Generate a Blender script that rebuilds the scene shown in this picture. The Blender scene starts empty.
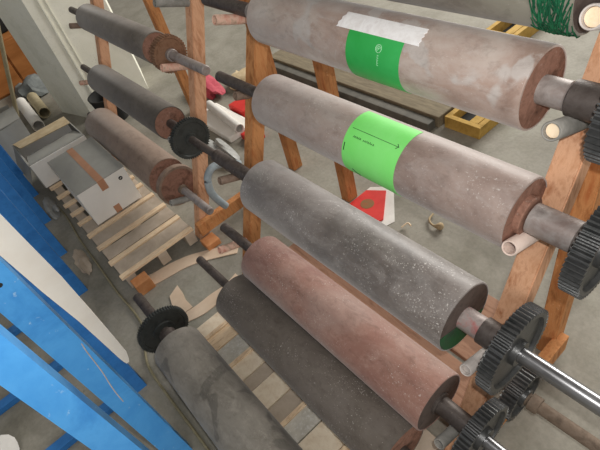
import bpy, bmesh, math, random
from mathutils import Vector, Matrix
random.seed(7)
C = bpy.context.scene.collection
PI = math.pi

# ------------------------------------------------------------------ materials
def srgb(c):
    return tuple(((x/255)/12.92 if x/255 <= .04045 else ((x/255+.055)/1.055)**2.4) for x in c)

def new_mat(name):
    m = bpy.data.materials.new(name); m.use_nodes = True
    nt = m.node_tree; nt.nodes.clear()
    out = nt.nodes.new('ShaderNodeOutputMaterial'); b = nt.nodes.new('ShaderNodeBsdfPrincipled')
    nt.links.new(b.outputs[0], out.inputs[0])
    return m, nt, b

def noise(nt, scale, detail=4, rough=.6, stretch=None, dist=0):
    tc = nt.nodes.new('ShaderNodeTexCoord'); mp = nt.nodes.new('ShaderNodeMapping')
    n = nt.nodes.new('ShaderNodeTexNoise')
    nt.links.new(tc.outputs['Object'], mp.inputs[0]); nt.links.new(mp.outputs[0], n.inputs['Vector'])
    if stretch: mp.inputs['Scale'].default_value = stretch
    n.inputs['Scale'].default_value = scale; n.inputs['Detail'].default_value = detail
    n.inputs['Roughness'].default_value = rough; n.inputs['Distortion'].default_value = dist
    return n.outputs['Fac']

def ramp(nt, fac, stops):
    r = nt.nodes.new('ShaderNodeValToRGB'); nt.links.new(fac, r.inputs[0])
    e = r.color_ramp.elements
    while len(e) < len(stops): e.new(.5)
    for k, (p, c) in enumerate(stops):
        e[k].position = p; e[k].color = (*c, 1) if len(c) == 3 else c
    return r.outputs[0]

def mix(nt, fac, a, b, mode='MIX'):
    m = nt.nodes.new('ShaderNodeMix'); m.data_type = 'RGBA'; m.blend_type = mode
    if isinstance(fac, (int, float)): m.inputs[0].default_value = fac
    else: nt.links.new(fac, m.inputs[0])
    for s, v in ((m.inputs[6], a), (m.inputs[7], b)):
        if isinstance(v, tuple): s.default_value = (*v, 1) if len(v) == 3 else v
        else: nt.links.new(v, s)
    return m.outputs[2]

def bump(nt, b, fac, strength=.2, dist=.002):
    n = nt.nodes.new('ShaderNodeBump'); n.inputs['Strength'].default_value = strength
    n.inputs['Distance'].default_value = dist
    nt.links.new(fac, n.inputs['Height']); nt.links.new(n.outputs[0], b.inputs['Normal'])

def surf(name, c1, c2, scale=8, rough=.7, speck=None, speck_amt=.66, metal=0, stretch=None, bmp=.25, c3=None, spec=.3, speck_scale=110):
    m, nt, b = new_mat(name)
    f = noise(nt, scale, 6, .65, stretch, .3)
    stops = [(.32, srgb(c1)), (.68, srgb(c2))]
    if c3: stops = [(.3, srgb(c1)), (.5, srgb(c2)), (.68, srgb(c3))]
    col = ramp(nt, f, stops)
    if speck:
        f2 = noise(nt, speck_scale, 3, .7)
        f3 = noise(nt, speck_scale*.09, 3, .6)
        ad = nt.nodes.new('ShaderNodeMath'); ad.operation = 'MULTIPLY_ADD'
        nt.links.new(f3, ad.inputs[0]); ad.inputs[1].default_value = .35; nt.links.new(f2, ad.inputs[2])
        s = ramp(nt, ad.outputs[0], [(speck_amt+.17, (0,0,0)), (speck_amt+.30, (.6,.6,.6))])
        col = mix(nt, s, col, srgb(speck))
    nt.links.new(col, b.inputs['Base Color'])
    b.inputs['Roughness'].default_value = rough; b.inputs['Metallic'].default_value = metal
    b.inputs['Specular IOR Level'].default_value = spec
    if bmp: bump(nt, b, noise(nt, scale*8, 5, .7, stretch), bmp)
    return m

M = {}
def rubber(name, cols, speck=(200,194,188), amt=.5, rough=.6, patch=None, sheen=.25, seed=0, smear=.35):
    m, nt, b = new_mat(name)
    tc = nt.nodes.new('ShaderNodeTexCoord')
    def N(scale, det, ro, st=(1,1,1), dist=0, off=0):
        mp = nt.nodes.new('ShaderNodeMapping'); n = nt.nodes.new('ShaderNodeTexNoise')
        nt.links.new(tc.outputs['Object'], mp.inputs[0]); nt.links.new(mp.outputs[0], n.inputs['Vector'])
        mp.inputs['Scale'].default_value = st; mp.inputs['Location'].default_value = (seed+off, seed*1.7, off)
        n.inputs['Scale'].default_value = scale; n.inputs['Detail'].default_value = det; n.inputs['Roughness'].default_value = ro; n.inputs['Distortion'].default_value = dist
        return n.outputs['Fac']
    col = ramp(nt, N(3.2, 5, .6, (1,1,1), .6), [(.34, srgb(cols[0])), (.5, srgb(cols[1])), (.66, srgb(cols[2]))])
    # cloudy handling smears
    sm = ramp(nt, N(11, 6, .7, (.6,1,1), 1.2, 4), [(.45, (0,0,0)), (.75, (smear,)*3)])
    col = mix(nt, sm, col, srgb(speck))
    if patch:
        pm = ramp(nt, N(7, 3, .5, (1,1,1), .8, 9), [(.56, (0,0,0)), (.60, (.7,)*3)])
        col = mix(nt, pm, col, srgb(patch))
    mt = ramp(nt, N(34, 6, .75, (.7,1,1), .4, 12), [(.30, (.66,.64,.62)), (.50, (1,1,1)), (.70, (1.0,1.0,1.0))])
    col = mix(nt, .8, col, mt, 'MULTIPLY')
    mt2 = ramp(nt, N(30, 6, .75, (.5,1,1), .6, 15), [(.52, (0,0,0)), (.72, (.40,)*3)])
    col = mix(nt, mt2, col, srgb(speck))
    # fine dust specks gathered in drifts
    f2 = N(170, 2, .8, (1,1,1), 0, 2); f3 = N(9, 4, .6, (1,1,1), .5, 6)
    ad = nt.nodes.new('ShaderNodeMath'); ad.operation = 'MULTIPLY_ADD'
    nt.links.new(f3, ad.inputs[0]); ad.inputs[1].default_value = .4; nt.links.new(f2, ad.inputs[2])
    sp_ = ramp(nt, ad.outputs[0], [(.885-.07*amt, (0,0,0)), (1.03-.07*amt, (amt*.8,)*3)])
    col = mix(nt, sp_, col, srgb((225,220,214)))
    nt.links.new(col, b.inputs['Base Color'])
    b.inputs['Roughness'].default_value = rough-.08; b.inputs['Specular IOR Level'].default_value = .45 if rough < .62 else .15
    b.inputs['Sheen Weight'].default_value = sheen; b.inputs['Sheen Roughness'].default_value = .5
    bump(nt, b, f2, .12)
    return m
M['r_pink'] = rubber('rubber pinkish grey', [(134,110,98),(160,137,125),(182,169,160)], (196,190,186), .5, .55, (178,172,168), .3, 1)
M['r_pink2'] = rubber('rubber mauve grey', [(124,105,97),(148,129,120),(162,148,140)], (178,170,166), .6, .6, None, .3, 2)
M['r_gray'] = rubber('rubber charcoal dusty', [(88,82,79),(106,97,92),(120,112,108)], (150,144,140), .85, .55, None, .35, 3, .6)
M['r_red'] = rubber('rubber red brown', [(132,92,82),(144,108,96),(150,122,112)], (178,152,140), .7, .65, None, .25, 4)
M['r_dark'] = rubber('rubber dark grey brown', [(84,77,70),(98,90,83),(108,100,94)], (116,108,100), .7, .65, None, .15, 5)
M['r_front'] = rubber('rubber grey worn', [(112,107,99),(134,128,119),(150,144,135)], (164,158,149), .35, .75, (92,88,82), .2, 6)
M['r_far'] = rubber('rubber grey far', [(92,84,76),(106,98,90),(118,110,102)], (128,120,112), .1, .65, None, .2, 7)
M['r_far2'] = rubber('rubber brown grey far', [(78,72,66),(90,83,76),(102,94,86)], (112,104,96), .1, .65, None, .2, 8)
M['r_tan'] = rubber('rubber tan far', [(124,104,90),(134,114,100),(142,124,110)], (150,132,118), .1, .7, None, .2, 9)
M['r_olive'] = rubber('rubber olive grey', [(92,86,76),(110,102,92),(128,124,112)], (140,134,124), .2, .65, None, .2, 10)
M['end_rust'] = surf('rusty end', (86,60,48), (146,108,92), 22, .8, (170,150,140), .62, c3=(112,80,66))
M['end_dark'] = surf('dark end', (66,58,55), (98,86,80), 22, .8, c3=(80,68,63))
M['end_green'] = surf('green painted end', (58,66,60), (44,96,58), 9, .7, c3=(36,92,48))
M['shaft_dark'] = surf('oily dark shaft', (58,50,46), (92,84,80), 18, .5, (130,120,112), .62, metal=.35, c3=(70,60,56))
M['shaft_gray'] = surf('worn steel shaft', (112,102,98), (158,150,146), 16, .5, c3=(132,116,110), metal=.3)
M['shaft_red'] = surf('steel shaft red spot', (120,108,104), (166,154,150), 24, .5, c3=(176,110,106), metal=.2)
M['shaft_rust'] = surf('rusty shaft', (92,78,66), (124,108,94), 24, .7, c3=(106,90,76), metal=.2)
M['steel'] = surf('bright machined steel', (120,118,120), (170,170,172), 10, .28, stretch=(1,6,6), metal=.9, bmp=.05)
M['gear_dark'] = surf('dark gear', (54,56,56), (88,88,88), 20, .38, metal=.6, c3=(68,70,70), spec=.6)
M['gear_black'] = surf('black gear', (44,46,44), (66,68,66), 20, .55, metal=.2, c3=(52,54,52))
M['gear_rust'] = surf('rusty gear', (98,66,44), (136,104,82), 24, .8, c3=(112,78,56))
M['gear_teeth_gray'] = surf('grey rim', (120,112,106), (160,152,146), 24, .7)
M['wood'] = surf('rack wood', (164,108,72), (214,166,132), 9, .75, (232,205,185), .72, stretch=(5,5,1), c3=(190,138,102))
M['wood_or'] = surf('rack wood orange', (148,92,50), (196,138,88), 9, .75, (225,190,150), .66, stretch=(5,5,1), c3=(176,108,62))
M['wood_br'] = surf('brown plank', (122,88,68), (156,120,98), 8, .8, stretch=(1,6,6), c3=(140,104,84))
M['wood_pale'] = surf('pale batten wood', (216,182,144), (240,214,180), 14, .8, stretch=(5,1,5), c3=(208,176,142))
M['wood_block'] = surf('orange block', (186,118,70), (214,154,106), 14, .8)
M['wood_gray'] = surf('dusty grey board', (170,154,136), (196,180,162), 10, .85)
M['ply'] = surf('tan plywood', (214,192,164), (238,222,198), 10, .85, c3=(216,192,162))
M['ply_gray'] = surf('grey board', (180,174,162), (212,206,194), 18, .85, (222,220,216), .55)
M['card'] = surf('cardboard offcut', (208,182,156), (228,206,182), 6, .85)
M['yellow'] = surf('yellow pallet wood', (150,118,52), (192,156,82), 14, .8, c3=(172,138,66))
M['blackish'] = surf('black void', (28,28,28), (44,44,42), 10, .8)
M['peg_cream'] = surf('cream pipe', (196,170,158), (222,202,190), 20, .5, c3=(208,184,172))
M['peg_white'] = surf('white pipe', (172,162,156), (206,198,192), 20, .5)
M['peg_gray'] = surf('grey pipe', (120,118,112), (160,156,150), 20, .6)
M['peg_pink'] = surf('pink worn pipe', (196,130,112), (214,176,156), 30, .6, c3=(150,130,110))
M['peg_brown'] = surf('brown pipe', (110,92,80), (146,124,108), 30, .6)
M['peg_in'] = surf('pipe filler', (224,196,160), (238,218,190), 40, .8)
M['green1'] = surf('green paper label', (34,158,66), (60,178,92), 6, .45, (96,198,126), .7, bmp=0, spec=.5)
M['green2'] = surf('light green label', (118,222,104), (140,232,130), 4, .55, bmp=0, spec=.4)
M['ink'] = surf('dark ink', (24,50,30), (40,66,44), 60, .7, bmp=0)
M['ink_pale'] = surf('pale print', (176,230,190), (196,238,206), 60, .7, bmp=0)
M['tape'] = surf('white tape', (222,216,214), (244,242,242), 18, .45, c3=(214,206,206), bmp=.3, spec=.5)
M['blue'] = surf('blue painted steel', (50,128,200), (80,160,226), 5, .38, (200,225,240), .68, c3=(66,146,216), spec=.5, speck_scale=45)
M['bluedark'] = surf('blue painted steel shaded', (38,96,160), (54,120,188), 10, .5, (150,180,205), .74, c3=(46,106,172), speck_scale=60)  # darker copy of blue; weaker flash and shade on farther posts put in colour
M['cream'] = surf('cream board', (240,232,220), (250,245,236), 5, .7, (196,180,164), .74, speck_scale=22)
M['carton'] = surf('grey carton', (150,148,142), (168,166,158), 4, .85)
M['carton_w'] = surf('white carton', (232,228,220), (242,238,232), 4, .8, bmp=.1)
M['ptape'] = surf('brown parcel tape', (176,126,96), (194,146,116), 8, .5)
M['concrete_pale'] = surf('pale plastered concrete', (214,213,196), (234,232,218), 4, .85, (176,170,156), .62, c3=(226,224,208))
M['orange_cab'] = surf('orange brown board', (150,92,44), (176,114,62), 4, .6, stretch=(1,1,4))
M['redp'] = surf('red print', (196,44,40), (214,60,52), 10, .5, bmp=0)
M['redcloth'] = surf('crimson cloth', (164,60,76), (190,90,100), 20, .8)
M['paper'] = surf('white paper', (206,202,196), (226,222,216), 10, .8)
M['emblem'] = surf('brown emblem', (150,84,50), (120,100,60), 50, .6, bmp=0)
M['graypipe'] = surf('grey hose', (132,142,148), (160,170,174), 14, .5)
M['plastic'] = surf('greyish plastic', (140,140,138), (176,176,172), 24, .4)
M['cable'] = surf('olive cable', (126,118,92), (150,142,116), 30, .6)
M['darkmetal'] = surf('dark steel beam', (78,76,70), (108,104,96), 10, .7)
M['timber'] = surf('weathered timber', (112,102,84), (140,128,106), 10, .85, stretch=(1,6,6))
M['fiber'] = surf('green fibre', (14,66,44), (36,112,74), 40, .6)
M['olive'] = surf('tan sack', (168,146,112), (196,178,146), 14, .85)
M['tan_tube'] = surf('tan tube', (160,148,116), (182,170,140), 14, .8)
M['clutter'] = surf('grey clutter', (88,92,92), (124,128,126), 14, .8)

def floor_mat():
    m, nt, b = new_mat('concrete floor')
    f = noise(nt, 1.6, 8, .65, None, .4)
    col = ramp(nt, f, [(.3, srgb((126,123,110))), (.5, srgb((150,145,134))), (.72, srgb((162,159,146)))])
    f2 = noise(nt, 60, 4, .7)
    f4 = noise(nt, 7, 7, .7, None, .5)
    s4 = ramp(nt, f4, [(.36, (.78,.77,.74)), (.56, (1,1,1)), (.75, (1.0,1.0,1.0))])
    col = mix(nt, .7, col, s4, 'MULTIPLY')
    s = ramp(nt, f2, [(.35, (.72,.72,.72)), (.6, (1,1,1)), (.75, (1.0,1.0,1.0))])
    col = mix(nt, .5, col, s, 'MULTIPLY')
    f3 = noise(nt, 26, 3, .7)
    s3 = ramp(nt, f3, [(.68, (0,0,0)), (.78, (1,1,1))])
    col = mix(nt, s3, col, srgb((112,108,100)))
    nt.links.new(col, b.inputs['Base Color']); b.inputs['Roughness'].default_value = .75
    b.inputs['Specular IOR Level'].default_value = .3
    bump(nt, b, f2, .15)
    return m
M['floor'] = floor_mat()

# ------------------------------------------------------------------ objects
def empty(name, label, cat, loc, group=None):
    o = bpy.data.objects.new(name, None); C.objects.link(o); o.location = loc
    o['label'] = label; o['category'] = cat
    if group: o['group'] = group
    return o

def tag(o, label, cat, group=None):
    o['label'] = label; o['category'] = cat
    if group: o['group'] = group
    return o

def wloc(o):
    v = Vector(o.location)
    while o.parent: o = o.parent; v += Vector(o.location)
    return v

def obj(name, bm, mat, parent=None, smooth=None, loc=None, label=None):
    """bm in world coordinates; stored relative to the parent (or own origin)"""
    bmesh.ops.remove_doubles(bm, verts=bm.verts, dist=1e-6)
    bmesh.ops.recalc_face_normals(bm, faces=bm.faces)
    off = wloc(parent) if parent else (Vector(loc) if loc is not None else Vector((0,0,0)))
    bmesh.ops.translate(bm, verts=bm.verts, vec=-off)
    if smooth is not None:
        for f in bm.faces: f.smooth = True
        for e in bm.edges:
            if len(e.link_faces) == 2 and e.calc_face_angle(0) > smooth: e.smooth = False
    me = bpy.data.meshes.new(name); bm.to_mesh(me); bm.free()
    mats = mat if isinstance(mat, list) else [mat]
    for k in mats: me.materials.append(M[k])
    o = bpy.data.objects.new(name, me); C.objects.link(o)
    if parent: o.parent = parent
    else: o.location = off
    if label: o['label'] = label
    return o

def frame(d, up=(0,0,1)):
    d = Vector(d).normalized(); u = Vector(up)
    if abs(d.dot(u.normalized())) > .98: u = Vector((0,1,0))
    s = d.cross(u).normalized(); t = s.cross(d).normalized()
    return d, s, t

def add_box(bm, lo, hi, bev=0, mi=0):
    x0,y0,z0 = lo; x1,y1,z1 = hi
    v = [bm.verts.new(p) for p in [(x0,y0,z0),(x1,y0,z0),(x1,y1,z0),(x0,y1,z0),(x0,y0,z1),(x1,y0,z1),(x1,y1,z1),(x0,y1,z1)]]
    fs = [bm.faces.new([v[i] for i in q]) for q in ((0,3,2,1),(4,5,6,7),(0,1,5,4),(1,2,6,5),(2,3,7,6),(3,0,4,7))]
    for f in fs: f.material_index = mi
    if bev:
        es = {e for f in fs for e in f.edges}
        bmesh.ops.bevel(bm, geom=list(es), offset=bev, segments=2, affect='EDGES', profile=.6)
    return fs

def add_beam(bm, a, b, w, h, up=(0,0,1), bev=.002):
    """box from a to b; w across (side), h along 'up'"""
    a = Vector(a); b = Vector(b); d, s, t = frame(b-a, up)
    vs = []
    for p in (a, b):
        for i, j in ((-1,-1),(1,-1),(1,1),(-1,1)): vs.append(bm.verts.new(p + s*(i*w/2) + t*(j*h/2)))
    fs = [bm.faces.new([vs[i] for i in q]) for q in ((0,1,2,3),(7,6,5,4),(0,4,5,1),(1,5,6,2),(2,6,7,3),(3,7,4,0))]
    if bev:
        es = {e for f in fs for e in f.edges}
        bmesh.ops.bevel(bm, geom=list(es), offset=bev, segments=2, affect='EDGES')

def add_lathe(bm, o, d, prof, n=48, cap=True, closed=False):
    """prof: list of (s, r) along direction d from o"""
    o = Vector(o); d, s, t = frame(d)
    rings = []
    for (x, r) in prof:
        rings.append([bm.verts.new(o + d*x + (s*math.cos(2*PI*k/n) + t*math.sin(2*PI*k/n))*r) for k in range(n)])
    for a, b in zip(rings, rings[1:] + ([rings[0]] if closed else [])):
        for k in range(n): bm.faces.new((a[k], a[(k+1)%n], b[(k+1)%n], b[k]))
    if cap and not closed:
        bm.faces.new(rings[0][::-1]); bm.faces.new(rings[-1])

def add_tube(bm, pts, r, n=10, cap=True):
    pts = [Vector(p) for p in pts]; rings = []
    for i, p in enumerate(pts):
        d = (pts[min(i+1, len(pts)-1)] - pts[max(i-1, 0)])
        d, s, t = frame(d, (0.13,.21,.97))
        rr = r[i] if isinstance(r, (list, tuple)) else r
        rings.append([bm.verts.new(p + (s*math.cos(2*PI*k/n) + t*math.sin(2*PI*k/n))*rr) for k in range(n)])
    for a, b in zip(rings, rings[1:]):
        for k in range(n): bm.faces.new((a[k], a[(k+1)%n], b[(k+1)%n], b[k]))
    if cap: bm.faces.new(rings[0][::-1]); bm.faces.new(rings[-1])

def spline(pts, n=8):
    pts = [Vector(p) for p in pts]; out = []
    P = [pts[0]] + pts + [pts[-1]]
    for i in range(1, len(P)-2):
        for k in range(n):
            t = k/n; a,b,c,d = P[i-1],P[i],P[i+1],P[i+2]
            out.append(.5*((2*b)+(c-a)*t+(2*a-5*b+4*c-d)*t*t+(3*b-a-3*c+d)*t**3))
    out.append(pts[-1]); return out

def add_gear(bm, c, r, w, n=44, depth=.009, hub=.035, bore=.02, hubw=None, web=.5):
    """toothed wheel, axis along X, centre c"""
    c = Vector(c); N = n*4; hubw = hubw or w*1.25
    def ring(x, rad):
        vs = []
        for k in range(N):
            a = 2*PI*(k+.5)/N
            rr = rad(k) if callable(rad) else rad
            vs.append(bm.verts.new(c + Vector((x, rr*math.cos(a), rr*math.sin(a)))))
        return vs
    tooth = lambda k: r if k % 4 in (1,2) else r - depth
    ri = r*.84
    prof = [(-w/2,bore),(-hubw/2,bore),(-hubw/2,hub),(-w/2*web,hub*1.05),(-w/2*web,ri-.003),(-w/2,ri),(-w/2,tooth),(w/2,tooth),(w/2,ri),(w/2*web,ri-.003),(w/2*web,hub*1.05),(hubw/2,hub),(hubw/2,bore)]
    rings = [ring(x, rad) for x, rad in prof]
    for i in range(len(rings)):
        if i == len(rings)-1: a, b = rings[-1], rings[0]
        else: a, b = rings[i], rings[i+1]
        for k in range(N): bm.faces.new((a[k], a[(k+1)%N], b[(k+1)%N], b[k]))

def cyl_patch(bm, cy, cz, r, x0, x1, a0, a1, n=28, th=.0012, wob=0, slant=0):
    """curved sheet lying on a roller of radius r (angles measured from -Y towards +Z, degrees)"""
    rows = []
    for k in range(n+1):
        a = math.radians(a0 + (a1-a0)*k/n); row = []
        for rad in (r+.0004, r+th):
            dx = slant*(k/n)
            for x in (x0+dx + wob*math.sin(k*1.3), x1 + wob*math.sin(k*1.7+1)):
                row.append(bm.verts.new((x, cy - rad*math.cos(a), cz + rad*math.sin(a))))
        rows.append(row)
    for p, q in zip(rows, rows[1:]):
        bm.faces.new((p[2],p[3],q[3],q[2])); bm.faces.new((p[0],q[0],q[1],p[1]))
        bm.faces.new((p[0],p[2],q[2],q[0])); bm.faces.new((p[1],q[1],q[3],p[3]))
    for p in (rows[0], rows[-1]): bm.faces.new((p[0],p[1],p[3],p[2]))

def poly_sheet(bm, pts, z0, z1):
    b = [bm.verts.new((x,y,z0)) for x,y in pts]; t = [bm.verts.new((x,y,z1)) for x,y in pts]
    bm.faces.new(b[::-1]); bm.faces.new(t); n = len(pts)
    for k in range(n): bm.faces.new((b[k], b[(k+1)%n], t[(k+1)%n], t[k]))

def add_blob(bm, c, s, seed=0, amp=.25, sub=3):
    rnd = random.Random(seed); ph = [(rnd.uniform(2,6), rnd.uniform(2,6), rnd.uniform(0,6)) for _ in range(5)]
    r = bmesh.ops.create_icosphere(bm, subdivisions=sub, radius=1)
    for v in r['verts']:
        p = v.co.copy(); k = 1
        for a,b,d in ph: k += amp/5*2*math.sin(a*p.x+b*p.y+d+a*p.z)
        v.co = Vector((c[0]+p.x*s[0]*k, c[1]+p.y*s[1]*k, max(c[2]+p.z*s[2]*k, .002)))

# ------------------------------------------------------------------ setting
bm = bmesh.new(); add_box(bm, (-14,-4,-.1), (4,9,0)); o = obj('floor', bm, 'floor'); o['kind'] = 'structure'
# concrete pillar (prism, chamfer-like grooves)
bm = bmesh.new(); poly_sheet(bm, [(-3.70,.575),(-3.70,1.066),(-4.12,1.20),(-4.10,.45)], 0, 3.2)
add_box(bm, (-3.704,.655,0), (-3.690,.668,3.2), .002); add_box(bm, (-3.704,.70,0), (-3.694,.706,3.2), .001)
o = obj('trim_1', bm, 'concrete_pale'); o['kind'] = 'structure'

# ------------------------------------------------------------------ racks
K = .4037; Y0 = .428
def legy(z): return Y0 + K*z
NV = Vector((0,-1,K)).normalized()      # outward normal of the sloping front legs
UV = Vector((0,K,1)).normalized()       # direction up a front leg
LEG_T = .056; LEG_W = .058; TOP = 1.62; YB = 1.08

def add_front_leg(bm, x, w=LEG_W):
    a = Vector((x, legy(0), 0)); b = Vector((x, legy(TOP), TOP))
    vs = []
    for p in (a, b):
        for dx, dy in ((-w/2,0),(w/2,0),(w/2,LEG_T*1.08),(-w/2,LEG_T*1.08)): vs.append(bm.verts.new(p+Vector((dx,dy,0))))
    fs = [bm.faces.new([vs[i] for i in q]) for q in ((0,1,2,3),(7,6,5,4),(0,4,5,1),(1,5,6,2),(2,6,7,3),(3,7,4,0))]
    bmesh.ops.bevel(bm, geom=list({e for f in fs for e in f.edges}), offset=.003, segments=2, affect='EDGES')

def add_peg(parent, x, z, mat, L=.10, r=.0175, filled=None, side=0):
    z = z-L*.3744; base = Vector((x+side, legy(z), z)) - NV*.02; L = L+.02
    bm = bmesh.new()
    add_lathe(bm, base, NV, [(0,r),(L,r),(L+.002,r-.0015),(L+.001,r-.004),(L-.03,r-.0045),(0,r-.0045)], 24, closed=True)
    p = obj('peg', bm, mat, parent, .7)
    if filled:
        bm = bmesh.new(); add_lathe(bm, base, NV, [(.01,r-.005),(L-.008,r-.005)], 20)
        obj('peg_filling', bm, filled, p, .7)
    return p

def make_rack(xs, label, pegmats, rails):
    root = empty('wooden_rack', label, 'rack', ((xs[0]+xs[1])/2, .75, 0), 'wooden A-frame racks')
    for i, x in enumerate(xs):
        bm = bmesh.new(); add_front_leg(bm, x); obj('front_leg', bm, 'wood_or' if i == 0 and xs[0] > -2 else 'wood', root)
        bm = bmesh.new(); yb_ = 0.975 if x > -.5 else YB+.03; add_beam(bm, (x,yb_,0), (x,yb_+.0,TOP-.02), .056, .062, (0,1,0), .003)
        obj('back_leg', bm, 'wood_or', root)
        for (z, m, fill, L, r) in pegmats[i]: add_peg(root, x, z, m, L, r, fill)
        sx = rails[i]
        if sx is None: continue
        bm = bmesh.new(); add_box(bm, (x+sx-.018, legy(.1)-.03, .030 if x > -.5 else .045), (x+sx+.018, .985 if x > -.5 else .80, .115), .003)
        obj('base_rail', bm, 'wood_or', root)
    return root

left = make_rack((-3.0,-1.885), 'left wooden A-frame rack behind the white carton, holding three smaller rollers',
    [[(.837,'peg_brown',None,.136,.015),(.542,'peg_pink',None,.131,.014),(.27,'peg_gray',None,.13,.014)],
     [(1.084,'peg_gray',None,.141,.016),(.854,'peg_pink',None,.131,.016),(.56,'peg_gray',None,.12,.015),(.274,'peg_gray','peg_gray',.134,.0155)]], (None,.05))
right = make_rack((-1.45,-.33), 'right wooden A-frame rack in the foreground carrying the large rollers',
    [[(1.09,'peg_pink',None,.141,.0165),(.82,'peg_brown',None,.06,.016),(.548,'peg_brown',None,.129,.0165),(.252,'peg_pink',None,.135,.0165)],
     [(1.25,'peg_white','peg_in',.13,.0205),(1.075,'peg_gray','peg_in',.13,.0185),(.843,'peg_cream',None,.13,.0175),(.512,'peg_white','peg_white',.13,.0165),(.245,'peg_gray',None,.13,.0165)]], (None,.035))
# lower shelf boards lying on the base rails of the right rack
for (xa,xb,ya,yb) in ((-1.325,-.37,.545,.672),(-.66,-.375,.69,.80),(-.60,-.375,.81,.95)):
    bm = bmesh.new(); add_box(bm, (xa, ya, .117), (xb, yb, .137), .002)
    obj('shelf_board', bm, 'wood_br', right)

# ------------------------------------------------------------------ rollers
def make_roller(cy, cz, r, x0, x1, mats, label, left=(), right=(), group=None, core=None, green_end=False):
    """left / right: list of (x_from, x_to, radius, material, partname) pieces going outwards"""
    body, endm, shaftm = mats
    root = empty('rubber_roller', label, 'roller', ((x0+x1)/2, cy, cz-r), group)
    t = min(.0045, r*.15); b = .003
    bm = bmesh.new()
    add_lathe(bm, (x0,cy,cz), (1,0,0), [(0,r-t),(0,r-b),(b*.3,r-b*.3),(b,r),(x1-x0-b,r),(x1-x0-b*.3,r-b*.3),(x1-x0,r-b),(x1-x0,r-t),(x1-x0-.02,r-t),(.02,r-t)], 72, closed=True)
    obj('roller_body', bm, body, root, .6)
    for xa, xb in ((x0+.0015, x0+.012), (x1-.012, x1-.0015)):
        bm = bmesh.new(); add_lathe(bm, (xa,cy,cz), (1,0,0), [(0,r-t+.001),(xb-xa,r-t+.001)], 48)
        obj('end_plate', bm, endm, root, .6)
    for sgn, pieces in ((-1,left),(1,right)):
        for (xa, xb, rr, m, nm) in pieces:
            bm = bmesh.new(); L = xb-xa; b = min(.0025, abs(L)*.3)
            add_lathe(bm, (xa,cy,cz), (1 if L > 0 else -1,0,0), [(0,rr),(abs(L)-b,rr),(abs(L),rr-b)], 32)
            obj(nm, bm, m, root, .6)
    return root
def gear_part(root, c, r, w, m, **k):
    bm = bmesh.new(); add_gear(bm, c, r, w, **k); return obj('gear', bm, m, root, .5)

G = 'rollers on the right rack'; GL = 'rollers on the left rack'
# row 0
R0 = make_roller(.875,1.270,.087,-1.27,-.362, ('r_olive','end_dark','shaft_gray'),
    'olive grey roller at the top right edge wound with green fibres', left=[(-1.285,-1.6,.022,'shaft_dark','shaft')],
    right=[(-.365,-.22,.026,'shaft_gray','shaft')], group=G)
bm = bmesh.new(); rnd = random.Random(3)
for k in range(300):
    a0 = rnd.uniform(-120,100); da = rnd.uniform(20,60); x = rnd.uniform(-.425,-.372); dx = rnd.uniform(-.03,.03)
    pts = []
    for i in range(7):
        a = math.radians(a0 + da*i/6); rr = .0875 + .004*math.sin(i*PI/6)*rnd.random()
        pts.append((min(x+dx*i/6,-.362), .875-rr*math.cos(a), 1.270+rr*math.sin(a)))
    add_tube(bm, pts, .0011, 4)
o = obj('green_fibres', bm, 'fiber', R0, label='green fibres wound round the roller end'); o['kind'] = 'stuff'

# row 1
y1,z1,r1 = .804,1.095,.082
R1 = make_roller(y1,z1,r1,-1.27,-.397, ('r_pink','end_rust','shaft_gray'),
    'large pinkish grey roller with dark green label and white tape', left=[(-1.265,-1.36,.028,'shaft_gray','shaft'),(-1.36,-1.64,.022,'shaft_dark','shaft')],
    right=[(-.41,-.345,.028,'shaft_gray','shaft'),(-.34,-.270,.034,'shaft_dark','collar'),(-.305,-.12,.02,'shaft_gray','shaft')], group=G)
gear_part(R1, (-.248,y1,z1), .096, .04, 'gear_dark', n=46)
bm = bmesh.new(); cyl_patch(bm, y1,z1,r1, -.848,-.682,-62,52, 30, .0012)
lb = obj('green_label', bm, 'green1', R1, .5, label='dark green paper label')
bm = bmesh.new(); cyl_patch(bm, y1,z1,r1, -.895,-.645,47,76, 14, .002, .002, .012)
obj('white_tape', bm, 'tape', R1, .5, label='strip of white tape above the green label')
# pale print on the label: small round mark and short line of writing below it
def on_cyl(cy,cz,r,x,a): a = math.radians(a); return Vector((x, cy-r*math.cos(a), cz+r*math.sin(a)))
bm = bmesh.new()
for k in range(3):
    pts = [on_cyl(y1,z1,r1+.0018,-.745+rr*math.cos(t), 30+math.degrees(rr*math.sin(t)/r1)) for rr in ((.0085,.005,.0015)[k],) for t in [i*PI/10 for i in range(21 if k != 1 else 15)]]
    add_tube(bm, pts, .0006, 4)
for k in range(9):
    a = 20 - k*1.9; add_tube(bm, [on_cyl(y1,z1,r1+.0018,-.746,a), on_cyl(y1,z1,r1+.0018,-.742-.002*(k%2),a-.5)], .0006, 4)
obj('label_print', bm, 'ink_pale', lb)

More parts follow.
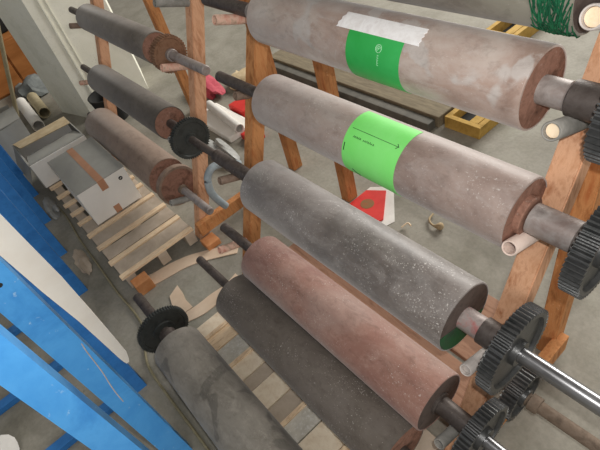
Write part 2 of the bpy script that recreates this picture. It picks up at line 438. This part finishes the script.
# row 2
y2,z2,r2 = .707,.867,.084
R2 = make_roller(y2,z2,r2,-1.225,-.348, ('r_pink2','end_rust','shaft_gray'),
    'mauve grey roller with bright light green label, second from top', left=[(-1.22,-1.30,.026,'shaft_gray','shaft'),(-1.30,-1.55,.0195,'shaft_dark','shaft')],
    right=[(-.352,-.335,.045,'end_rust','hub'),(-.33,-.235,.034,'shaft_gray','shaft'),(-.235,-.215,.040,'shaft_dark','collar'),(-.245,-.08,.02,'shaft_gray','shaft')], group=G)
gear_part(R2, (-.198,y2,z2), .104, .038, 'gear_dark', n=56)
bm = bmesh.new(); cyl_patch(bm, y2,z2,r2, -.812,-.635,-55,112, 40, .0012)
lb = obj('green_label', bm, 'green2', R2, .5, label='bright light green paper label')
bm = bmesh.new(); R = r2+.0018
add_tube(bm, [on_cyl(y2,z2,R,-.80+.15*t/12, 62) for t in range(13)], .0007, 4)
add_tube(bm, [on_cyl(y2,z2,R,-.655,66), on_cyl(y2,z2,R,-.648,62), on_cyl(y2,z2,R,-.655,58)], .001, 4)
obj('ruled_line', bm, 'ink', lb); bm = bmesh.new()
rnd = random.Random(5); x = -.785
for k in range(13):
    a = 47; h = rnd.uniform(2.5,4)
    if k in (5,): x += .006; continue
    add_tube(bm, [on_cyl(y2,z2,R,x,a), on_cyl(y2,z2,R,x+.002,a+h), on_cyl(y2,z2,R,x+.004,a+.6)], .0006, 4)
    x += .0055
add_tube(bm, [on_cyl(y2,z2,R,-.805,20+i*2) for i in range(8)], .0012, 4)
add_tube(bm, [on_cyl(y2,z2,R,-.78+.02*i/6,-14-i*2.5) for i in range(7)], .0011, 4)
obj('label_writing', bm, 'ink', lb, label='dark handwriting and ruled lines')

# row 3
y3,z3,r3 = .582,.572,.101
R3 = make_roller(y3,z3,r3,-1.25,-.398, ('r_gray','end_dark','shaft_gray'),
    'charcoal dusty roller with a toothed gear at each end', left=[(-1.245,-1.29,.034,'shaft_gray','shaft'),(-1.29,-1.57,.027,'shaft_dark','shaft'),(-1.57,-1.81,.0165,'shaft_dark','shaft')],
    right=[(-.405,-.345,.031,'shaft_red','shaft'),(-.345,-.29,.036,'shaft_dark','collar'),(-.25,.16,.0195,'steel','shaft')], group=G)
gear_part(R3, (-.268,y3,z3), .117, .036, 'gear_dark', n=54, hub=.032)
gear_part(R3, (-1.785,y3,z3), .092, .026, 'gear_black', n=52, hub=.026, depth=.006, bore=.015, web=.7)

bm = bmesh.new(); rr = r3-.006
cs = [(rr*math.cos(math.radians(a)), rr*math.sin(math.radians(a))) for a in range(172,331,6)]
A = [[bm.verts.new((x, y3+u, z3+v)) for u, v in cs] for x in (-.3990,-.3975)]
bm.faces.new(A[0]); bm.faces.new(A[1][::-1]); n = len(cs)
for k in range(n): bm.faces.new((A[0][k], A[0][(k+1)%n], A[1][(k+1)%n], A[1][k]))
obj('paint_patch', bm, 'end_green', R3, label='green paint on the lower half of the end face')
# row 4
y4,z4,r4 = .469,.273,.098
R4 = make_roller(y4,z4,r4,-1.25,-.393, ('r_red','end_dark','shaft_dark'),
    'reddish brown roller on the lowest peg, geared at its right end', left=[(-1.245,-1.30,.026,'r_red','shaft'),(-1.30,-1.53,.0205,'shaft_dark','shaft')],
    right=[(-.405,-.385,.036,'shaft_dark','hub'),(-.385,-.28,.028,'shaft_dark','shaft'),(-.25,-.17,.018,'steel','shaft')], group=G)
gear_part(R4, (-.265,y4,z4), .108, .036, 'gear_dark', n=48)

# on the floor boards
y5,z5,r5 = .325,.129,.103
R5 = make_roller(y5,z5,r5,-1.30,-.42, ('r_dark','end_rust','shaft_dark'),
    'dark grey brown roller lying on the boards against the rack foot', left=[(-1.295,-1.36,.027,'shaft_gray','shaft'),(-1.36,-1.61,.0185,'shaft_dark','shaft')],
    right=[(-.425,-.30,.022,'shaft_dark','shaft')], group='rollers lying on the floor boards')
y6,z6,r6 = .018,.124,.099
R6 = make_roller(y6,z6,r6,-1.285,-.42, ('r_front','end_dark','shaft_dark'),
    'worn grey roller lying in front beside the blue frame, black gear at its left end', left=[(-1.28,-1.38,.034,'shaft_dark','hub'),(-1.38,-1.66,.0215,'shaft_dark','shaft')],
    right=[(-.425,-.3,.022,'shaft_dark','shaft')], group='rollers lying on the floor boards')
gear_part(R6, (-1.41,y6,z6), .108, .022, 'gear_black', n=60, hub=.045, depth=.005, bore=.021, web=.6)

# left rack
L1 = make_roller(.708,.864,.070,-2.89,-2.065, ('r_far','end_rust','shaft_gray'),
    'grey roller at the top of the left rack with a rusty gear', left=[(-2.885,-3.17,.018,'shaft_dark','shaft')],
    right=[(-2.08,-1.985,.022,'end_rust','shaft'),(-1.94,-1.645,.0195,'shaft_gray','shaft'),(-1.935,-1.915,.026,'shaft_gray','collar')], group=GL)
gear_part(L1, (-1.955,.708,.864), .078, .04, 'gear_rust', n=40, hub=.024, bore=.018, web=.8, depth=.006)
L2 = make_roller(.592,.572,.079,-2.83,-1.985, ('r_far2','end_rust','shaft_gray'),
    'dark brownish grey roller in the middle of the left rack', left=[(-2.825,-3.12,.018,'shaft_dark','shaft')],
    right=[(-1.995,-1.90,.02,'shaft_dark','shaft')], group=GL)
L3 = make_roller(.480,.290,.100,-2.94,-2.06, ('r_tan','end_rust','shaft_gray'),
    'tan brown roller low on the left rack with a disc wheel at its end', left=[(-2.935,-3.14,.018,'shaft_dark','shaft')],
    right=[(-2.075,-1.95,.03,'end_rust','shaft'),(-1.90,-1.645,.0185,'shaft_gray','shaft'),(-1.905,-1.885,.024,'shaft_rust','collar')], group=GL)
bm = bmesh.new(); w = .022; rr = .103
add_lathe(bm, (-1.955-w/2,.480,.290), (1,0,0), [(0,.018),(0,rr-.012),(-.004,rr-.010),(-.004,rr),(w+.004,rr),(w+.004,rr-.010),(w-.002,rr-.012),(w-.002,.018)], 56, closed=True)
obj('disc_wheel', bm, 'end_rust', L3, .5)
bm = bmesh.new(); add_lathe(bm, (-1.955-w/2-.005,.480,.290), (1,0,0), [(0,rr-.011),(0,rr+.001),(w+.010,rr+.001),(w+.010,rr-.011)], 56, closed=True)
obj('wheel_rim', bm, 'peg_brown', L3, .5)

# loose geared shaft on the lower shelf, sticking out to the right
sh = empty('geared_shaft', 'rusty shaft with small dark gear lying low behind the right rack leg', 'shaft', (-.15,.69,.137))
bm = bmesh.new(); add_lathe(bm, (-.37,.682,.175), (1,.02,0), [(0,.02),(.13,.02),(.132,.026),(.16,.026),(.162,.019),(.50,.019),(.503,.017)], 28)
obj('shaft', bm, 'shaft_rust', sh, .6)
bm = bmesh.new(); add_gear(bm, (-.275,.684,.175), .085, .045, n=34, hub=.03, bore=.02); obj('gear', bm, 'gear_dark', sh, .5)

# ------------------------------------------------------------------ boards under the floor rollers
xs = [-1.40,-1.315,-1.235,-1.13,-1.045,-.985,-.885,-.80,-.715,-.60,-.50,-.38]
ms = ['ply','wood_pale','ply_gray','ply','wood_gray','ply','wood_gray','ply_gray','ply','wood_pale','wood_gray']
descr = ['tan board nearest the black gear between the two floor rollers','pale board second from the black gear between the floor rollers','grey board with a torn edge, third from the black gear',
 'tan board, fourth from the black gear between floor rollers','dusty grey board in the middle between the floor rollers','light tan board after the dusty grey middle one','dusty brown board next to the white flecked one','white flecked grey board near the lower picture edge',
 'tan board at the lower picture edge','pale board near the right ends of the floor rollers','dusty board furthest right under the roller ends']
for k in range(11):
    bm = bmesh.new(); h = .012+.004*(k%2); add_box(bm, (xs[k]+.002,-.07+.01*math.sin(k*2),.0), (xs[k+1]-.002,.46,h), .0012)
    ob = tag(obj('floor_board', bm, ms[k], None, None, (xs[k],.1,0)), descr[k], 'board', 'boards under the floor rollers')
for x in (-1.315,-1.13,-.80):
    bm = bmesh.new(); add_box(bm, (x-.009,-.06,.0165), (x+.009,.45,.024), .001)
    tag(obj('wood_batten', bm, 'wood_pale', None, None, (x,.1,.016)), {-1.315:'thin pale batten nearest the black gear between the floor rollers',-1.13:'thin pale batten in the middle between the floor rollers',-.80:'thin pale batten nearest the lower picture edge'}[x], 'batten', 'thin battens under the floor rollers')

# ------------------------------------------------------------------ pallet under the carton
pl = empty('wooden_pallet', 'wooden pallet with pale slats under the white carton', 'pallet', (-2.5,.25,0))
pos = [-3.22,-3.08,-2.94,-2.80,-2.68,-2.56,-2.44,-2.295,-2.155,-2.0,-1.865]
for x in pos:
    w = .030
    bm = bmesh.new(); add_box(bm, (x-w/2,.01,.085), (x+w/2,.42,.10), .0015); obj('slat', bm, 'wood_pale', pl)
for y in (.05,.23,.39):
    bm = bmesh.new(); add_box(bm, (-3.25,y-.025,.012), (-1.85,y+.025,.085), .002); obj('stringer', bm, 'wood_gray', pl)
for x in (-2.37,-2.225,-2.078,-1.932):
    bm = bmesh.new(); add_box(bm, (x-.047,.02,.085), (x+.047,.418,.093), .001); obj('deck_board', bm, 'wood_gray', pl)
bm = bmesh.new(); add_box(bm, (-1.84,.035,.0), (-1.775,.115,.07), .003)
tag(obj('wood_block', bm, 'wood_block', None, None, (-1.8,.08,0)), 'small orange wood block at the near corner of the pallet', 'block')
bm = bmesh.new(); add_box(bm, (-1.82,.415,.0), (-1.745,.49,.035), .003)
tag(obj('wood_block', bm, 'wood_block', None, None, (-1.77,.45,0)), 'flat orange wood block at the foot of the middle rack leg', 'block')

# ------------------------------------------------------------------ cartons
def carton(name, label, lo, hi, rot=0, side='carton_w', top='carton'):
    root = empty(name, label, 'box', ((lo[0]+hi[0])/2,(lo[1]+hi[1])/2,lo[2]))
    return root
cb = carton('cardboard_box', 'white carton with grey lid and brown tape standing on the pallet', (-2.79,.09,.1), (-2.32,.36,.325))
bm = bmesh.new(); add_box(bm, (-2.79,.088,.102), (-2.32,.362,.318), .002); obj('box_body', bm, 'carton_w', cb)
for ya, yb in ((.085,.2235),(.2255,.365)):
    bm = bmesh.new(); add_box(bm, (-2.792,ya,.3185), (-2.318,yb,.3225), .0008); obj('lid_flap', bm, 'carton', cb)
bm = bmesh.new(); add_box(bm, (-2.793,.205,.3228), (-2.3165,.243,.3236)); add_box(bm, (-2.3188,.205,.262), (-2.3172,.243,.3236)); obj('parcel_tape', bm, 'ptape', cb, label='brown parcel tape')
bm = bmesh.new(); add_box(bm, (-2.3195,.205,.103), (-2.3178,.240,.15)); obj('parcel_tape', bm, 'ptape', cb, label='short brown tape at the bottom')
bm = bmesh.new(); add_lathe(bm, (-2.3198,.318,.272), (1,0,0), [(0,.011),(.0012,.011)], 24); hp = obj('hand_hole', bm, 'blackish', cb, label='small dark oval mark')
bm = bmesh.new(); add_box(bm, (-2.3185,.3135,.270), (-2.3182,.3225,.2745)); obj('hole_mark', bm, 'paper', hp)

cb2 = empty('cardboard_box', 'open off-white carton behind the taped white carton', 'box', (-3.1,.12,.1))
def slab(root, name, pts, th, mat):
    a,b,c,d = [Vector(p) for p in pts]; n = (b-a).cross(d-a).normalized()*th
    bm = bmesh.new(); v = [bm.verts.new(p) for p in (a,b,c,d)] + [bm.verts.new(p+n) for p in (a,b,c,d)]
    for q in ((3,2,1,0),(4,5,6,7),(0,1,5,4),(1,2,6,5),(2,3,7,6),(3,0,4,7)): bm.faces.new([v[i] for i in q])
    return obj(name, bm, mat, root)
x0,x1,ya,yb,zt = -3.36,-2.97,.0,.36,.27
slab(cb2,'box_side',[(x1,ya,.101),(x1,yb,.101),(x1,yb,zt),(x1,ya,zt)],.006,'carton_w')
slab(cb2,'box_side',[(x0,ya,.101),(x0,yb,.101),(x0,yb,zt),(x0,ya,zt)],.006,'carton_w')
slab(cb2,'box_side',[(x0,ya,.101),(x1,ya,.101),(x1,ya,zt),(x0,ya,zt)],.006,'carton')
slab(cb2,'box_side',[(x0,yb,.101),(x1,yb,.101),(x1,yb,zt),(x0,yb,zt)],.006,'carton')
slab(cb2,'box_bottom',[(x0,ya,.101),(x1,ya,.101),(x1,yb,.101),(x0,yb,.101)],.004,'carton')
slab(cb2,'box_flap',[(x0,ya,zt),(x0,yb,zt),(x0+.2,yb-.01,zt+.03),(x0+.2,ya+.02,zt+.04)],.005,'olive')
slab(cb2,'box_flap',[(x0,ya,zt),(x1,ya,zt),(x1-.03,ya-.055,zt-.12),(x0+.02,ya-.055,zt-.12)],.005,'carton')
slab(cb2,'box_flap',[(x1,ya,zt),(x1,yb,zt),(x1-.19,yb-.02,zt-.03),(x1-.19,ya+.02,zt-.03)],.005,'carton')
cb3 = empty('cardboard_box', 'grey folded carton flaps beside the blue frame at the left edge', 'box', (-3.75,.0,0))
slab(cb3,'box_side',[(-3.55,-.12,0),(-3.55,.12,0),(-3.60,.14,.30),(-3.60,-.14,.28)],.006,'carton')
slab(cb3,'box_side',[(-3.55,-.12,0),(-4.0,-.16,0),(-4.0,-.17,.28),(-3.60,-.14,.28)],.006,'carton')
slab(cb3,'box_flap',[(-3.60,-.14,.29),(-3.60,.14,.30),(-3.85,.16,.30),(-3.88,-.15,.27)],.006,'carton')
slab(cb3,'box_side',[(-4.0,-.16,0),(-4.0,.14,0),(-4.0,.14,.28),(-4.0,-.17,.28)],.006,'carton')

# ------------------------------------------------------------------ blue frame
bf = empty('blue_steel_frame', 'blue painted steel frame of upright posts along the left', 'frame', (-1.7,-.2,0))
def cpost(x, ya, yb, h, mat, d=.04):
    bm = bmesh.new(); t = .004
    # C section, web facing +X (towards the rollers' near ends), flanges running back
    prof = [(x,ya),(x,yb),(x-d,yb),(x-d,yb-t),(x-t,yb-t),(x-t,ya+t),(x-d,ya+t),(x-d,ya)]
    poly_sheet(bm, prof, 0.0, h)
    bmesh.ops.triangulate(bm, faces=[f for f in bm.faces if len(f.verts) > 4])
    return obj('post', bm, mat, bf)
cpost(-.665,-.232,-.176,1.40,'blue')
bpost = cpost(-.98,-.228,-.156,1.40,'blue')
bm = bmesh.new(); add_tube(bm, spline([(-.9795,-.161,.735),(-.9795,-.166,.70),(-.9795,-.170,.655),(-.9795,-.176,.60),(-.9795,-.184,.55),(-.9795,-.190,.50),(-.9795,-.193,.455)],5), .0016, 6)
dp = obj('paint_drip', bm, 'peg_white', bpost, .8, label='thin white drip line')
bm = bmesh.new(); add_lathe(bm, (-.981,-.190,1.006), (1,0,0), [(0,.006),(.0015,.006)], 20); obj('bolt_hole', bm, 'blackish', bpost)
cpost(-1.34,-.205,-.162,1.3,'bluedark')
cpost(-1.73,-.238,-.172,1.3,'bluedark')
for x,ya,yb in ((-2.05,-.205,-.142),(-2.42,-.20,-.120),(-2.79,-.19,-.09),(-3.14,-.19,-.06),(-3.5,-.19,-.06)): cpost(x,ya,yb,1.3,'bluedark')
for x in (-.99,-1.365,-1.73,-2.1,-2.45,-2.8):
    bm = bmesh.new(); add_box(bm, (x-.022,-1.0,.0), (x+.022,-.24,.03), .002); obj('base_bar', bm, 'bluedark', bf)
bm = bmesh.new(); add_box(bm, (-3.55,-.215,1.30), (-.6,-.17,1.34), .002)
bm.free()
# cream board standing among the posts
pp = [(-.15,.869,-.228,.755)]
bm = bmesh.new()
rows = [(1.25,-.155,-.262),(1.0,-.153,-.248),(.80,-.148,-.232),(.55,-.140,-.216),(.35,-.142,-.198),(.15,-.147,-.190),(.06,-.150,-.187),(.02,-.160,-.184),(0,-.168,-.180)]
A = [[bm.verts.new((-1.31+dx+.006*math.sin(z*5), y*.8733, 1.65-(1.65-z)*.8733)) for y in (a, b)] for dx in (0,-.012) for (z,a,b) in rows]
n = len(rows)
for i in range(n-1):
    f, g = A[i], A[i+1]; h, k = A[i+n], A[i+1+n]
    bm.faces.new((f[0],f[1],g[1],g[0])); bm.faces.new((h[0],k[0],k[1],h[1]))
    bm.faces.new((f[0],g[0],k[0],h[0])); bm.faces.new((f[1],h[1],k[1],g[1]))
bm.faces.new((A[0][0],A[n][0],A[n][1],A[0][1])); bm.faces.new((A[n-1][0],A[n-1][1],A[2*n-1][1],A[2*n-1][0]))
tag(obj('foam_board', bm, 'cream', None, None, (-1.3,-.15,.2)), 'long cream white board tapering downwards, fixed against a blue post', 'board')

# ------------------------------------------------------------------ floor bits
def strip_sheet(bm, A, B, z0, z1):
    """flat curved strip between two edge curves"""
    A = spline([(x,y,0) for x,y in A], 5); B = spline([(x,y,0) for x,y in B], 5)
    q = [[bm.verts.new((p.x,p.y,z)) for p in c] for c in (A,B) for z in (z0,z1)]
    for k in range(len(A)-1):
        for a,b in ((q[0],q[2]),(q[3],q[1]),(q[1],q[0]),(q[2],q[3])): bm.faces.new((a[k],a[k+1],b[k+1],b[k]))
    for k in (0,-1): bm.faces.new((q[0][k],q[1][k],q[3][k],q[2][k]))
bm = bmesh.new(); strip_sheet(bm, [(-1.90,.05),(-1.862,.14),(-1.848,.22),(-1.818,.314),(-1.775,.39),(-1.72,.47),(-1.66,.54)], [(-1.83,.04),(-1.79,.11),(-1.771,.191),(-1.754,.276),(-1.72,.351),(-1.664,.437),(-1.62,.50)], .0005, .005)
tag(obj('cardboard_offcut', bm, 'card', None, None, (-1.7,.4,0)), 'long curved tan cardboard offcut on the floor at the pallet end', 'cardboard')
bm = bmesh.new(); strip_sheet(bm, [(-1.518,.130),(-1.512,.20),(-1.512,.27),(-1.505,.351),(-1.52,.42)], [(-1.47,.11),(-1.445,.19),(-1.444,.27),(-1.452,.34),(-1.46,.42)], .0005, .005)
tag(obj('cardboard_offcut', bm, 'card', None, None, (-1.5,.25,0)), 'curved tan cardboard offcut between the two shafts of the floor rollers', 'cardboard')
bm = bmesh.new(); poly_sheet(bm, [(-1.662,.130),(-1.69,.19),(-1.63,.185),(-1.583,.174),(-1.52,.175),(-1.52,.125),(-1.58,.105)], .0005, .005)
tag(obj('cardboard_offcut', bm, 'card', None, None, (-1.6,.16,0)), 'small pointed tan cardboard scrap beside the black gear', 'cardboard')

from math import sin, cos
cab = [(-3.0,-.03,.006),(-2.75,-.012,.006),(-2.45,-.03,.006),(-2.17,-.035,.006),(-1.90,-.04,.006),(-1.70,-.035,.006),(-1.58,-.05,.006),(-1.42,-.115,.006),(-1.2,-.12,.006),(-.95,-.115,.006),(-.7,-.12,.006)]
bm = bmesh.new(); add_tube(bm, spline(cab), .0055, 8); tag(obj('cable', bm, 'cable', None, .8, (-1.9,-.04,0)), 'thin olive cable snaking on the floor between pallet and blue frame', 'cable')
bm = bmesh.new(); add_blob(bm, (-2.86,-.045,.02), (.09,.030,.03), 4, .5)
tag(obj('plastic_scrap', bm, 'plastic', None, .6, (-2.86,-.045,0)), 'crumpled grey white plastic on the floor beside the pallet', 'rubbish')
bm = bmesh.new(); add_blob(bm, (-2.25,-.085,.012), (.09,.026,.02), 9, .5)
tag(obj('paper_scrap', bm, 'wood_gray', None, .6, (-2.33,-.085,0)), 'crumpled brownish paper at a blue post foot', 'rubbish')
bm = bmesh.new(); add_blob(bm, (-1.50,-.755,.03), (.085,.085,.05), 12, .5)
tag(obj('white_bag', bm, 'paper', None, .6, (-1.4,-.8,0)), 'white crumpled bag at the lower left picture corner', 'bag')

# bent grey hose piece at the left rack foot
bm = bmesh.new(); add_tube(bm, spline([(-1.80,.76,.300),(-1.80,.702,.346),(-1.80,.63,.371),(-1.80,.589,.345),(-1.80,.571,.29),(-1.80,.572,.237),(-1.80,.592,.175),(-1.805,.61,.132)], 6), .0185, 14)
tag(obj('bent_hose', bm, 'graypipe', None, .8, (-1.95,.63,0)), 'bent pale grey hose hooked over the rail between the two racks', 'hose')

# red booklet on white sheet
bk = empty('booklet', 'red printed booklet on a white sheet on the floor', 'booklet', (-1.33,1.15,0))
bm = bmesh.new(); poly_sheet(bm, [(-1.415,1.225),(-1.32,1.295),(-1.155,1.115),(-1.19,.99),(-1.415,.99)], .0005, .003); obj('white_sheet', bm, 'paper', bk)
bm = bmesh.new(); poly_sheet(bm, [(-1.408,1.19),(-1.325,1.245),(-1.203,1.09),(-1.23,1.01),(-1.408,1.01)], .003, .012); cv = obj('cover', bm, 'redp', bk, label='red cover with a small brown emblem')
bm = bmesh.new(); add_lathe(bm, (-1.335,1.12,.012), (0,0,1), [(0,.034),(.0008,.034)], 28); em = obj('emblem', bm, 'emblem', cv)

# white tube and bits between the racks
bm = bmesh.new(); add_lathe(bm, (-2.84,1.15,.077), (.47,-.055,-.0), [(0,.030),(.45,.030),(.45,.024),(0,.024)], 24, closed=True)
tag(obj('paper_roll', bm, 'paper', None, .8, (-2.7,1.13,0)), 'white rolled paper tube lying between the two racks', 'roll')
bm = bmesh.new(); add_box(bm, (-2.88,1.02,.0), (-2.42,1.22,.045), .012)
tag(obj('carton_flat', bm, 'carton_w', None, None, (-2.7,1.1,0)), 'flat white box under the rolled paper tube', 'box')
bm = bmesh.new(); add_box(bm, (-2.74,1.235,.0), (-2.56,1.36,.06), .01)
rb = obj('red_packet', bm, 'redp', None, None, (-2.6,1.4,0)); tag(rb, 'red packet on the floor behind the rolled paper tube', 'packet')
bm = bmesh.new(); add_box(bm, (-2.40,1.09,.0), (-2.27,1.19,.04), .01)
tag(obj('red_packet', bm, 'redp', None, None, (-2.2,1.3,0)), 'red packet beside the back leg of the right rack', 'packet')
bm = bmesh.new(); add_blob(bm, (-3.12,1.30,.05), (.15,.07,.06), 21, .35)
tag(obj('cloth', bm, 'redcloth', None, .6, (-3.15,1.2,0)), 'crumpled crimson cloth on the floor between the racks', 'cloth')
bm = bmesh.new(); add_blob(bm, (-2.94,1.53,.04), (.12,.09,.04), 22, .4)
tag(obj('sack', bm, 'olive', None, .6, (-2.98,1.36,0)), 'small tan sack beside the crimson cloth', 'sack')
bm = bmesh.new(); add_blob(bm, (-2.38,.93,.03), (.15,.05,.04), 25, .4)
tag(obj('rubble', bm, 'plastic', None, .6, (-2.4,.93,0)), 'grey plastic heap under the black gear of the charcoal roller', 'rubbish')

# steel beam, timber and yellow pallets behind the right rack
bm = bmesh.new(); add_box(bm, (-3.0,1.74,.0), (-1.46,1.80,.055), .004)
tag(obj('steel_beam', bm, 'darkmetal', None, None, (-2,1.83,0)), 'dark steel beam lying on the floor behind the right rack', 'beam')
bm = bmesh.new(); add_box(bm, (-3.0,1.805,.0), (-1.44,2.05,.07), .006)
tag(obj('timber_plank', bm, 'timber', None, None, (-2.2,2,0)), 'weathered timber plank lying behind the dark steel beam', 'plank')
def open_crate(x0,x1,y0,y1,h,label):
    r = empty('yellow_crate', label, 'crate', ((x0+x1)/2,(y0+y1)/2,0)); t = .03
    for a,b in (((x0,y0,0),(x1,y0+t,h)),((x0,y1-t,0),(x1,y1,h)),((x0,y0+t,0),(x0+t,y1-t,h)),((x1-t,y0+t,0),(x1,y1-t,h)),((x0+(x1-x0)*.62,y0+t,h*.6),(x0+(x1-x0)*.62+.05,y1-t,h))):
        bm = bmesh.new(); add_box(bm, a, b, .002); obj('side_board', bm, 'yellow', r)
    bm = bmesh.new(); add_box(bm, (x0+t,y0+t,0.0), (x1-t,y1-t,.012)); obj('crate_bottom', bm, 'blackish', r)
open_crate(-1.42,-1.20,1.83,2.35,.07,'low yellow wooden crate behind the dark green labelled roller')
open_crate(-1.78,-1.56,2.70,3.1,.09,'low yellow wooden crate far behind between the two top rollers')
# curls
bm = bmesh.new(); add_tube(bm, spline([(-1.10,1.10,.01),(-1.09,1.13,.02),(-1.06,1.12,.03)],5), .004, 6)
tag(obj('string_scrap', bm, 'peg_in', None, .8, (-1.1,1.1,0)), 'thin white string scrap on the floor beside the booklet', 'string')
bm = bmesh.new(); add_tube(bm, spline([(-1.04,1.25,.012),(-1.03,1.21,.014),(-.99,1.19,.016),(-.95,1.21,.02)],5), [.005]*11+[.008,.014,.018,.016,.008], 8)
tag(obj('string_scrap', bm, 'olive', None, .8, (-1,1.2,0)), 'knotted cream scrap on the floor below the light green labelled roller', 'string')

# bucket beside pillar
bk = empty('bucket', 'black bucket standing at the foot of the pale pillar', 'bucket', (-3.5,.68,0))
bm = bmesh.new(); add_lathe(bm, (-3.52,.70,0), (0,0,1), [(0,.09),(.20,.12),(.203,.12),(.203,.115),(.01,.085)], 32, cap=True); obj('bucket_body', bm, 'blackish', bk, .6)
bm = bmesh.new(); add_lathe(bm, (-3.52,.70,.19), (0,0,1), [(0,.122),(.018,.124),(.018,.117),(0,.117)], 32, closed=True); obj('bucket_rim', bm, 'blackish', bk, .6)

# far left: orange cabinet, dark case on it, pole, tubes, clutter
cbn = empty('cabinet', 'orange brown cabinet far off at the upper left edge', 'cabinet', (-6.6,.4,0))
bm = bmesh.new(); add_box(bm, (-5.6,-.1,.0), (-5.0,.9,.43), .006); obj('cabinet_body', bm, 'orange_cab', cbn)
bm = bmesh.new(); add_box(bm, (-4.998,.42,.02), (-4.985,.88,.41), .003); d_ = obj('cabinet_door', bm, 'orange_cab', cbn)
bm = bmesh.new(); add_box(bm, (-4.998,-.08,.02), (-4.985,.40,.41), .003); d_ = obj('cabinet_door', bm, 'orange_cab', cbn)
dk = empty('dark_case', 'dark case with pale edge on top of the orange cabinet', 'case', (-5.4,.35,.43))
bm = bmesh.new(); add_box(bm, (-5.6,.0,.432), (-5.15,.58,.62), .02); obj('case_body', bm, 'blackish', dk)
bm = bmesh.new(); add_box(bm, (-5.6,.0,.621), (-5.14,.585,.635), .004); obj('case_lid', bm, 'carton_w', dk)
bm = bmesh.new(); add_tube(bm, [(-4.27,.13,0),(-4.3,.30,.40),(-4.3,.62,1.15)], .016, 12)
tag(obj('pole', bm, 'tan_tube', None, .8, (-4.3,.12,0)), 'thin beige pole standing in front of the orange cabinet', 'pole')
for k,(a,b,r,m,l) in enumerate([((-4.55,.26,.055),(-3.95,.23,.055),.045,'carton_w','pale tube lying near the pillar, the left one'),((-4.55,.36,.05),(-4.13,.335,.05),.045,'tan_tube','tan tube lying nearest the pillar')]):
    bm = bmesh.new(); d = Vector(b)-Vector(a); add_lathe(bm, a, d, [(0,r),(d.length,r),(d.length,r-.006),(0,r-.006)], 24, closed=True)
    tag(obj('tube', bm, m, None, .8, a), l, 'tube')
for k,(c,s,m,l) in enumerate([((-4.76,.40,.04),(.13,.12,.07),'clutter','grey heap of scrap below the orange cabinet'),((-4.5,.03,.03),(.16,.06,.05),'clutter','grey rag heap behind the folded carton'),((-4.65,-.20,.08),(.22,.12,.12),'blackish','dark bag at the left edge below the cabinet')]):
    bm = bmesh.new(); add_blob(bm, c, s, 40+k, .6); tag(obj('scrap_heap', bm, m, None, .6, (c[0],c[1],0)), l, 'scrap')

# ------------------------------------------------------------------ camera
f_px = 480.9; yaw, pitch, roll = [math.radians(a) for a in (61.4986,43.805,17.53)]
cy,sy,cp,sp,cr,sr = cos(yaw),sin(yaw),cos(pitch),sin(pitch),cos(roll),sin(roll)
P_ = Matrix(((1,0,0),(0,cp,-sp),(0,sp,cp))); R_ = Matrix(((cr,-sr,0),(sr,cr,0),(0,0,1)))
B_ = Matrix(((cy,0,sy),(sy,0,-cy),(0,1,0))).transposed()
Mc = R_ @ P_ @ B_
cam = bpy.data.cameras.new('camera'); co = bpy.data.objects.new('camera', cam); C.objects.link(co)
cam.sensor_width = 36; cam.lens = f_px*36/600; cam.clip_start = .02
co.matrix_world = Matrix.Translation((0,0,1.65)) @ Mc.transposed().to_4x4()
bpy.context.scene.camera = co

# ------------------------------------------------------------------ light
camR = Mc.transposed()
fl = bpy.data.lights.new('camera_flash', 'POINT'); fl.energy = FLASH = 34; fl.shadow_soft_size = .012; fl.color = (1,.98,.95)
fo = bpy.data.objects.new('camera_flash', fl); C.objects.link(fo)
fo.location = Vector((0,0,1.65)) + camR @ Vector((.045,.05,0.0))
al = bpy.data.lights.new('window_daylight', 'AREA'); al.shape = 'RECTANGLE'; al.size = 5; al.size_y = 2.2; al.energy = 700; al.color = (1,.975,.92)
ao = bpy.data.objects.new('window_daylight', al); C.objects.link(ao); ao.location = (-2.5,7.5,3.6)
ao.rotation_euler = (Vector((-1.5,.8,0))-Vector(ao.location)).to_track_quat('-Z','Y').to_euler()
a2 = bpy.data.lights.new('added_fill', 'AREA'); a2.shape = 'RECTANGLE'; a2.size = 3; a2.size_y = 2.5; a2.energy = 120; a2.color = (1,.97,.92)  # fill lamp added behind the camera to brighten faces turned towards it
ao2 = bpy.data.objects.new('added_fill', a2); C.objects.link(ao2); ao2.location = (4.2,-2.5,3.2)
ao2.rotation_euler = (Vector((-2.0,.4,.2))-Vector(ao2.location)).to_track_quat('-Z','Y').to_euler()
w = bpy.data.worlds.new('w'); bpy.context.scene.world = w; w.use_nodes = True
bg = w.node_tree.nodes['Background']; bg.inputs[0].default_value = (1,.97,.90,1); bg.inputs[1].default_value = .25
vs = bpy.context.scene.view_settings; vs.view_transform = 'Standard'; vs.look = 'None'; vs.gamma = 1; vs.exposure = 0; vs.use_curve_mapping = False
